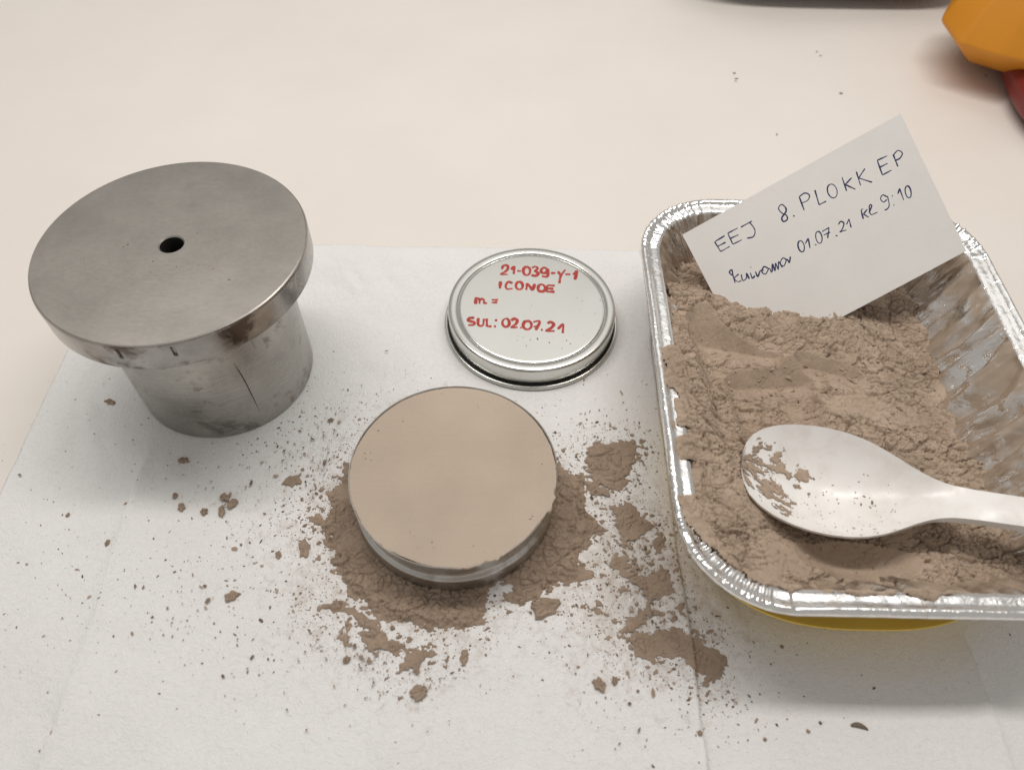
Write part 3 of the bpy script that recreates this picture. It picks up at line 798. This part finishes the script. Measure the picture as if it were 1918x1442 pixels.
def sp_np(s, t):
    w = np.interp(s, np.linspace(0, 2.33, 1400), SPW) * 0.001
    d = np.interp(s, *DS) * 0.001; lift = np.interp(s, *LS) * 0.001
    up = lift - d * (1 - np.abs(t) ** 2.2)
    ax, sd_, u_ = np.array(AX), np.array(SD), np.array(UP)
    return s[..., None] * LB * ax + (w * t)[..., None] * sd_ + up[..., None] * u_
P = sp_np(UU, VV)
P[..., 2] += hh
kp = (msk[:-1, :-1] > -0.04) & (msk[1:, 1:] > -0.04)
dust = grid_obj('powder_dust', P, kp, M_POWDER, spoon)
dust['label'] = 'patches of brown powder stuck in the spoon bowl'

# ------------------------------------------------------------------ powder in the tray
def rr_sd(x, y):
    """distance inside the outer rounded rectangle of the rim"""
    qx = np.abs(x - tray_loc.x) - (HX - TR); qy = np.abs(y - tray_loc.y) - (HY - TR)
    return -(np.hypot(np.maximum(qx, 0), np.maximum(qy, 0)) + np.minimum(np.maximum(qx, qy), 0) - TR)

def scoop(z, x, y, cx, cy, zc, rx, ry, rz, ang):
    ca, sa = math.cos(ang), math.sin(ang)
    u = ((x - cx) * ca + (y - cy) * sa) / rx
    v = (-(x - cx) * sa + (y - cy) * ca) / ry
    q = 1 - u * u - v * v
    bowl = np.where(q > 0, zc - rz * np.sqrt(np.maximum(q, 0)), 9)
    return np.minimum(z, bowl), (bowl < z)

def under_spoon(x, y, z):
    """press the heap down below the spoon"""
    px, py = x - TIP.x, y - TIP.y
    s = (px * AX.x + py * AX.y) / (AX.x ** 2 + AX.y ** 2) / LB
    w = np.interp(s, np.linspace(0, 2.33, 1400), SPW) * 0.001
    t = (px * SD.x + py * SD.y) / np.maximum(w, 0.0005)
    q = sp_np(np.clip(s, 0, 2.3), np.clip(t, -1, 1))
    bot = TIP.z + q[..., 2] - 0.0022
    ins = (s > 0.0) & (s < 2.3) & (np.abs(t) < 1.12)
    return np.where(ins, np.minimum(z, bot), z)

def powder_surface(x, y):
    left = 1 - sstep(0.066, 0.118, x)
    front = 1 - sstep(0.098, 0.128, y)
    back = sstep(0.205, 0.243, y)
    z = 0.0235 + 0.0215 * left * (1 - 0.66 * back) + 0.0105 * front * (1 - 0.45 * sstep(0.13, 0.18, x)) * (1 - 0.6 * left)
    z = z + 0.006 * np.exp(-((x - 0.125) / 0.03) ** 2 - ((y - 0.185) / 0.03) ** 2)
    z = z + 0.0065 * np.exp(-((y - 0.2345 + (x - 0.115) * 0.08) / 0.009) ** 2) * (1 - sstep(0.15, 0.185, x))
    z = z - 0.0035 * sstep(0.15, 0.185, x)
    z = z + 0.003 * fbm(x * 38, y * 38, 40, 3)
    z0 = z
    rough = np.ones(np.shape(x))
    det = crumbly(x, y, 50, 1.7)
    # smooth faces left by the spoon, sloping down towards the front of the tray
    for xc, hw, yt, zt, slope, floor, skew in ((0.0990, 0.0190, 0.2285, 0.0365, 0.95, 0.0230, -0.22), (0.1100, 0.0175, 0.2135, 0.0325, 0.85, 0.0190, 0.08), (0.1370, 0.0120, 0.2125, 0.0300, 0.9, 0.0225, -0.35)):
        yy = y - skew * (x - xc)
        plane = zt - slope * (yt - yy) + 0.0012 * vnoise(x * 90, y * 90, 66)
        yb = yt - (zt - floor) / slope
        cut = np.maximum(plane, floor + 0.22 * np.maximum(0, yb - yy))
        cut = cut + 16.0 * np.maximum(0, np.abs(x - xc + 0.002 * vnoise(x * 120, y * 120, 67)) - hw * 0.72) ** 1.75 * 2.4
        hit = (cut < z) & (yy < yt + 0.004)
        z = np.where(hit, cut, z)
        rough = np.where(hit, np.where(yy > yb - 0.001, 0.03, np.minimum(rough, 0.03 + 0.97 * sstep(0, 0.012, yb - yy))), rough)
    for cx, cy, zc, rx, ry, rz, ang in ((0.129, 0.1185, 0.046, 0.034, 0.0165, 0.0240, 0.02),):
        z, hit = scoop(z, x, y, cx, cy, zc, rx, ry, rz, ang)
        ca, sa = math.cos(ang), math.sin(ang)
        u = ((x - cx) * ca + (y - cy) * sa) / rx; v = (-(x - cx) * sa + (y - cy) * ca) / ry
        rough = np.where(hit, np.minimum(rough, sstep(0.5, 1.0, np.hypot(u, v)) * (1 - sstep(-.6, .1, v)) + 0.04), rough)
    # smoother patches here and there
    sm = sstep(0.08, 0.3, fbm(x * 42, y * 60, 61, 3))
    rough = rough * (1 - 0.75 * sm)
    return under_spoon(x, y, z + det * (0.06 + 0.94 * rough))

gx = np.arange(TX0 + 0.004, TX1 - 0.004, 0.00036)
gy = np.arange(TY0 + 0.004, TY1 - 0.004, 0.00036)
X, Y = np.meshgrid(gx, gy)
Z = powder_surface(X, Y)
inset = 0.0090 + 0.0185 * np.clip((zf - 0.0012 - Z) / (zf - ZB - 0.005), 0, 1)
sd = rr_sd(X, Y)
inside = sd > inset - 0.0014
# where the heap reaches the rim keep it just under the foil edge
Z = np.minimum(Z, np.where(sd < 0.0105, zf - 0.0006 + 0.0004 * vnoise(X * 300, Y * 300, 2), 9))
keep = inside[:-1, :-1] & inside[1:, :-1] & inside[:-1, 1:] & inside[1:, 1:]
heap = grid_obj('brown_powder', np.stack([X, Y, Z], -1), keep, M_POWDER)
tag(heap, 'heap of crumbly brown powder filling the foil tray', 'powder', kind='stuff')

def powder_z(x, y):
    return float(powder_surface(np.array([x]), np.array([y]))[0])

# loose lumps on the heap
rnd = random.Random(21)
items = []
while len(items) < 7500:
    x, y = rnd.uniform(TX0 + 0.012, TX1 - 0.02), rnd.uniform(TY0 + 0.012, TY1 - 0.03)
    items.append((x, y, 0, min(0.0042, (0.0010 if len(items) < 900 else 0.00055) * math.exp(rnd.gauss(0.1, 0.55)))))
xs = np.array([i[0] for i in items]); ys = np.array([i[1] for i in items])
zs = powder_surface(xs, ys); dd = rr_sd(xs, ys)
ok = dd > 0.011 + 0.0185 * np.clip((zf - zs) / (zf - ZB), 0, 1)
items = [(i[0], i[1], z - 0.0002, i[3]) for i, z, k in zip(items, zs, ok) if k]
lumps = crumbs_mesh('powder_lumps', items, M_POWDER, rnd, 0.8)
tag(lumps, 'small loose lumps lying on the powder in the tray', 'powder lumps', kind='stuff')

# ------------------------------------------------------------------ label card
card = empty('label_card', CARD_O, 'white paper card with blue pen handwriting leaning in the foil tray', 'label card')
EX, EY, EN = Vector(CARD_X), Vector(CARD_Y), Vector(CARD_N)
def card_pt(u, v, h):
    """millimetres across and down the card, millimetres off its face"""
    bow = 0.0028 * math.sin(math.pi * u * 0.001 / CARD_W) * (v * 0.001 / CARD_H - 0.5)
    p = EX * (u * 0.001) + EY * (v * 0.001) + EN * (h * 0.001 + bow)
    return (p.x, p.y, p.z)
V, F = [], []
nu, nv = 40, 26
for side, hh in ((0, 0.0), (1, -0.3)):
    for j in range(nv + 1):
        for i in range(nu + 1):
            V.append(card_pt(CARD_W * 1000 * i / nu, CARD_H * 1000 * j / nv, hh))
st_ = (nu + 1) * (nv + 1)
for j in range(nv):
    for i in range(nu):
        a = j * (nu + 1) + i
        F.append((a, a + 1, a + nu + 2, a + nu + 1))
        F.append((st_ + a + nu + 1, st_ + a + nu + 2, st_ + a + 1, st_ + a))
edge = [i for i in range(nu + 1)] + [j * (nu + 1) + nu for j in range(1, nv + 1)] + [nv * (nu + 1) + i for i in range(nu - 1, -1, -1)] + [j * (nu + 1) for j in range(nv - 1, 0, -1)]
for a, b in zip(edge, edge[1:] + edge[:1]):
    F.append((a, st_ + a, st_ + b, b))
sheet = mesh_obj('sheet', V, F, M_CARD, card)
shade_sharp(sheet, 40)
rnd = random.Random(8)
for line in CARD_STROKES:
    strokes_mesh('handwriting', line, 0.66, 0.03, card_pt, M_PEN, card, rnd)

# ------------------------------------------------------------------ orange tool and black case at the back
def hull(name, pts, mat, parent, bev):
    bm = bmesh.new()
    for p in pts: bm.verts.new(p)
    bmesh.ops.convex_hull(bm, input=list(bm.verts))
    bmesh.ops.dissolve_limit(bm, angle_limit=R(3), verts=bm.verts, edges=bm.edges)
    bmesh.ops.bevel(bm, geom=list(bm.edges), offset=bev, segments=3, affect='EDGES', profile=0.6)
    me = bpy.data.meshes.new(name); bm.to_mesh(me); bm.free()
    me.materials.append(mat)
    for p in me.polygons: p.use_smooth = True
    ob = bpy.data.objects.new(name, me); COL.objects.link(ob); ob.parent = parent
    shade_sharp(ob, 30)
    return ob
ot = empty('orange_tool', (0.33, 0.50, 0.0), 'orange angular plastic tool with a dark red grip at the far right', 'tool')
# housing: a faceted block that overhangs its base
PT = [(-0.036, 0.024), (-0.052, -0.003), (-0.051, -0.034), (-0.030, -0.0485), (-0.010, -0.058), (0.07, -0.070), (0.10, 0.02), (0.05, 0.075)]
pts = []
for x, y in PT:
    pts.append((x, y, 0.030)); pts.append((x * 0.82 + 0.006, y * 0.85 + 0.004, 0.062)); pts.append((x * 0.8 + 0.012, y * 0.8 + 0.008, 0.010))
hull('housing', pts, M_ORANGE, ot, 0.0026)
bm = bmesh.new()
bmesh.ops.create_uvsphere(bm, u_segments=40, v_segments=24, radius=1)
for v in bm.verts:
    x, y, z = v.co
    sq = lambda q: math.copysign(abs(q) ** 0.8, q)
    v.co = Vector((0.0205 * sq(x) + 0.0080 + 0.16 * 0.058 * sq(y), 0.058 * sq(y) - 0.042, 0.0125 * sq(z) + 0.0125))
me = bpy.data.meshes.new('grip'); bm.to_mesh(me); bm.free(); me.materials.append(M_REDP)
for p in me.polygons: p.use_smooth = True
g = bpy.data.objects.new('grip', me); COL.objects.link(g); g.parent = ot
g['label'] = 'dark red rounded grip'
hull('foot', [(x, y, z) for x in (0.02, 0.06) for y in (0.02, 0.05) for z in (0.0, 0.014)], M_BLACK, ot, 0.001)

case = empty('black_case', (0.235, 0.626, 0.0), 'black rounded case at the top edge of the table', 'case')
def superbox(name, hx, hy, z0, z1, mat, parent, ex=4.0, ez=2.4):
    bm = bmesh.new()
    bmesh.ops.create_uvsphere(bm, u_segments=96, v_segments=32, radius=1)
    for v in bm.verts:
        d = v.co.normalized()
        k = (abs(d.x) ** ex + abs(d.y) ** ex) ** (1 / ex) if (d.x or d.y) else 0
        h = math.hypot(d.x, d.y)
        q = h / k if k > 1e-6 else 1
        el = math.atan2(d.z, h)
        ch, sh_ = abs(math.cos(el)) ** (2 / ez), math.copysign(abs(math.sin(el)) ** (2 / ez), d.z)
        ux, uy = (d.x / h, d.y / h) if h > 1e-6 else (0, 0)
        v.co = Vector((hx * ux * q * ch, hy * uy * q * ch, (z0 + z1) / 2 + (z1 - z0) / 2 * sh_))
    me = bpy.data.meshes.new(name); bm.to_mesh(me); bm.free(); me.materials.append(mat)
    for p in me.polygons: p.use_smooth = True
    ob = bpy.data.objects.new(name, me); COL.objects.link(ob); ob.parent = parent
    return ob
superbox('shell', 0.112, 0.062, 0.004, 0.055, M_BLACK, case)
superbox('base_pad', 0.085, 0.040, 0.0, 0.008, M_GAP_SHADE_PAD, case)

# ------------------------------------------------------------------ spilled powder on the towels
def ground_h(x, y):
    return np.where(np.asarray(x) < 0.0677, np.maximum(towel_h(x, y), towel2_h(x, y)), towel2_h(x, y))
TC = (-0.0225, 0.1520)
gx = np.arange(-0.098, 0.082, 0.00034); gy = np.arange(0.066, 0.192, 0.00034)
SX, SY = gx, gy
X, Y = np.meshgrid(gx, gy)
wob = 0.0030 * fbm(X * 150, Y * 150, 81, 5) + 0.0024 * fbm(X * 520, Y * 700, 82, 2)
F_ = np.full(X.shape, -1.0)
for k, poly in enumerate(SPILL):
    F_ = np.maximum(F_, poly_sd(X, Y, poly))
F_ = F_ + wob * 1.15 - 0.0002
# little satellites close to the patches
f1, f2, idv, dx_, dy_ = worley(X / 0.0034 + 0.5 * vnoise(X * 600, Y * 600, 87), Y / 0.0027 + 0.5 * vnoise(X * 600, Y * 600, 88), 83)
near = sstep(-0.011, 0.0, F_)
sat = 0.0011 * near * (idv > 0.60) - f1 * 0.0034 + 0.0016 * fbm(X * 700, Y * 700, 84, 3)
F_ = np.maximum(F_, np.where(near > 0, sat, -1))
rt = np.hypot(X - TC[0], Y - TC[1])
ringh = 0.0022 * np.exp(-((rt - 0.0535 - 0.0015 * vnoise(X * 70, Y * 70, 85)) / 0.0042) ** 2) + 0.0012 * np.exp(-((rt - 0.043) / 0.004) ** 2)
thick = 0.0009 * (1 - np.exp(-np.maximum(F_, 0) / 0.0008)) + ringh * sstep(0, 0.004, F_)
det = crumbly(X, Y, 86, 1.5) * 0.75 * sstep(0.0, 0.002, F_)
Hs = ground_h(X, Y) + np.where(F_ > 0, thick + np.maximum(det, -0.6 * thick), np.maximum(F_ * 0.6, -0.0006))
kp = (F_ > -0.0003)
keep = kp[:-1, :-1] & kp[1:, :-1] & kp[:-1, 1:] & kp[1:, 1:] & (rt[:-1, :-1] > 0.037)
spill = grid_obj('spilled_powder', np.stack([X, Y, Hs], -1), keep, M_SPILL)
tag(spill, 'spilled brown powder lying in patches on the paper towel around the filled tin', 'powder', kind='stuff')

# powder on the rim of the tray
gx = np.arange(0.054, 0.17, 0.0004); gy = np.arange(0.084, 0.22, 0.0004)
X, Y = np.meshgrid(gx, gy)
F2 = np.full(X.shape, -1.0)
for poly in RIM_SPILL: F2 = np.maximum(F2, poly_sd(X, Y, poly))
F2 = F2 + 0.003 * fbm(X * 150, Y * 150, 91, 5) - 0.0004
sd = rr_sd(X, Y)
F2 = np.minimum(F2, (sd - 0.0012) * 1.0)
F2 = np.minimum(F2, 0.0190 - sd)
zr = np.interp(sd, [0, 0.0019, 0.0034, 0.0042, 0.0075, 0.0088, 0.0105, 0.0135, 0.019], [ZR - 0.002, ZR, ZR - 0.0009, zf, zf, zf - 0.0004, zf - 0.0014, zf - 0.004, zf - 0.011])
th = 0.0016 * (1 - np.exp(-np.maximum(F2, 0) / 0.0011))
H2 = zr + np.where(F2 > 0, th + 0.7 * np.maximum(crumbly(X, Y, 92, 1.1), -th) * sstep(0, 0.002, F2), np.maximum(F2, -0.0006))
kp = F2 > -0.0003
keep = kp[:-1, :-1] & kp[1:, :-1] & kp[:-1, 1:] & kp[1:, 1:]
rs = grid_obj('rim_powder', np.stack([X, Y, H2], -1), keep, M_POWDER)
tag(rs, 'brown powder dusted over the left and front rim of the foil tray', 'powder', kind='stuff')

# scattered crumbs: one mass nobody could count
rnd = random.Random(5)
items = []
prob = np.exp(-np.maximum(-F_, 0) / 0.0045) * (F_ < 0.0006) * (rt > 0.0425)
cum = np.cumsum(prob.ravel()); cum /= cum[-1]
pick = np.searchsorted(cum, np.random.default_rng(3).random(5200))
for k_ in pick:
    items.append((SX[k_ % SX.shape[0]] + rnd.uniform(-.0003, .0003), SY[k_ // SX.shape[0]] + rnd.uniform(-.0003, .0003), 0.00030 * math.exp(rnd.gauss(0, 0.5))))
def blocked(x, y):
    return (math.hypot(x + 0.1325, y - 0.2174) < 0.0395 or math.hypot(x - 0.0088, y - 0.2502) < 0.0432 or math.hypot(x - TC[0], y - TC[1]) < 0.0425
            or rr_sd(np.array(x), np.array(y)) > 0.02)
CL = [(-0.072, 0.178, 0.020, 0.016, 520, 0.55), (-0.082, 0.155, 0.022, 0.020, 420, 0.6), (-0.110, 0.120, 0.038, 0.024, 330, 0.5), (-0.140, 0.105, 0.035, 0.018, 120, 0.5),
      (-0.060, 0.105, 0.026, 0.020, 260, 0.6), (0.045, 0.150, 0.014, 0.030, 420, 0.6), (0.050, 0.105, 0.016, 0.022, 360, 0.65), (0.030, 0.190, 0.020, 0.012, 70, 0.5),
      (0.078, 0.078, 0.014, 0.012, 130, 0.6), (-0.02, 0.085, 0.05, 0.016, 110, 0.45), (-0.03, 0.205, 0.03, 0.014, 70, 0.4), (-0.175, 0.15, 0.04, 0.03, 60, 0.45), (-0.170, 0.19, 0.03, 0.02, 40, 0.5)]
for cx, cy, sx, sy, n, sz in CL:
    for _ in range(n):
        x, y = rnd.gauss(cx, sx), rnd.gauss(cy, sy)
        if blocked(x, y) or not (-0.235 < x < 0.2): continue
        s = 0.001 * sz * math.exp(rnd.gauss(0, 0.5))
        items.append((x, y, s))
for _ in range(320):
    x, y = rnd.uniform(-0.22, 0.19), rnd.uniform(0.045, 0.21)
    if blocked(x, y): continue
    items.append((x, y, 0.00045 * math.exp(rnd.gauss(0, 0.4))))
xs = np.array([i[0] for i in items]); ys = np.array([i[1] for i in items])
zs = np.where(xs < -0.212, 0.0, ground_h(xs, ys))
items = [(x, y, z, min(s, 0.0024)) for (x, y, s), z in zip(items, zs)]
for x, y in TABLE_SPECKS:
    items.append((x * .001, y * .001, 0.0, 0.0022))
# a few on the lid and on the plunger
for _ in range(22):
    a, r_ = rnd.uniform(-1.9, 0.4), rnd.uniform(0.018, 0.036)
    items.append((0.0088 + r_ * math.cos(a), 0.2502 + r_ * math.sin(a), 0.0128, 0.0006 * math.exp(rnd.gauss(0, .3))))
for _ in range(10):
    a, r_ = rnd.uniform(0, 6.28), rnd.uniform(0.008, 0.04)
    items.append((-0.1325 + r_ * math.cos(a), 0.2174 + r_ * math.sin(a), 0.0788, 0.0007 * math.exp(rnd.gauss(0, .4))))
for _ in range(26):
    a, r_ = rnd.uniform(0, 6.28), rnd.uniform(0.03, 0.0405)
    items.append((TC[0] + r_ * math.cos(a), TC[1] + r_ * math.sin(a), 0.0236, 0.0005 * math.exp(rnd.gauss(0, .3))))
for _ in range(110):
    u_, v_ = rnd.uniform(0.1, 0.78), max(-0.92, min(0.85, rnd.gauss(-0.35, 0.4)))
    q = sp_np(np.array(u_), np.array(v_))
    items.append((TIP.x + q[0], TIP.y + q[1], TIP.z + q[2] + 0.0001, 0.0005 * math.exp(rnd.gauss(0, .4))))
cr = crumbs_mesh('powder_crumbs', items, M_CRUMB, rnd, 0.6)
tag(cr, 'fine dark brown crumbs scattered over the paper towels', 'crumbs', kind='stuff')

# the larger flakes, one by one
FLABEL = ['largest flat flake lying alone below the filled tin', 'upright brown flake below the filled tin, right of the largest flake', 'brown flake alone on the towel left of the tray corner shadow',
 'small squarish flake left of the loose powder below the tin', 'rightmost of three flakes lying close together below the plunger', 'lower of three flakes lying close together below the plunger',
 'upper of three flakes lying close together below the plunger', 'flake at the left end of the row below the plunger', 'flake between the row end and the group of three below the plunger',
 'dark flake just below the foot of the plunger', 'broad pale flake between the plunger and the filled tin', 'tall narrow flake left of the powder ring round the tin',
 'big ragged clump of powder right below the filled tin', 'reddish crumbly flake at lower left far from the tin', 'small flake beside the flake left of the tray corner',
 'tiny flake left of the three flakes below the plunger', 'small grey flake left of the tall narrow flake', 'lone small flake on the towel at far left', 'dark flake left of the plunger shaft under its flange']
rnd = random.Random(77)
for (fx, fy, hw, hh_), lab in zip(FLAKES, FLABEL):
    n = 18
    ph = rnd.random() * 6.28
    big = hw > 5
    V, F = [], []
    gz = float(ground_h(np.array(fx * .001), np.array(fy * .001)))
    T = (0.0020 if big else 0.0010) * (0.8 + 0.4 * rnd.random())
    outl = [0.84 + 0.16 * math.sin(2 * (2 * math.pi * i / n) + ph) + 0.12 * math.sin(5 * (2 * math.pi * i / n) + 2 * ph) + rnd.uniform(-.13, .13) for i in range(n)]
    for lv, (k, z) in enumerate(((1.0, -0.0004), (1.02, T * 0.4), (0.84, T * 0.85), (0.45, T))):
        for i in range(n):
            a = 2 * math.pi * i / n
            j_ = 1 + rnd.uniform(-.05, .05)
            V.append((hw * .001 * outl[i] * k * j_ * math.cos(a), hh_ * .001 * outl[i] * k * j_ * math.sin(a), z + (rnd.uniform(-.3, .3) * T if lv > 1 else 0)))
    V.append((0, 0, T * 1.02))
    for lv in range(3):
        for i in range(n):
            k = (i + 1) % n
            F.append((lv * n + i, lv * n + k, (lv + 1) * n + k, (lv + 1) * n + i))
    for i in range(n):
        F.append((3 * n + i, 3 * n + (i + 1) % n, 4 * n))
    ob = mesh_obj('powder_flake', V, F, M_SPILL, None, False)
    ob.location = (fx * .001, fy * .001, gz)
    tag(ob, lab, 'flake', 'larger powder flakes on the paper towels')
# the curved dark husk at the lower right
V, F = [], []
for i in range(15):
    t = i / 14
    x = (t - 0.5) * 0.0056; y = -0.0007 * (2 * t - 1) ** 2 * 1.0 - 0.0012 * (t - .5)
    r_ = 0.0009 * math.sin(math.pi * (0.08 + 0.84 * t)) ** 0.6
    for k in range(8):
        a = 2 * math.pi * k / 8
        V.append((x, y + r_ * math.cos(a), r_ * 0.6 + r_ * 0.6 * math.sin(a)))
    if i:
        for k in range(8):
            F.append(((i - 1) * 8 + k, (i - 1) * 8 + (k + 1) % 8, i * 8 + (k + 1) % 8, i * 8 + k))
hk = mesh_obj('dark_husk', V, F, m_plain('husk_brown', (0.17, 0.13, 0.095), 0.8), None)
hk.location = (0.1223, 0.0655, float(towel2_h(0.1223, 0.0655)))
tag(hk, 'curved dark brown husk on the towel at lower right, below the tray', 'husk')
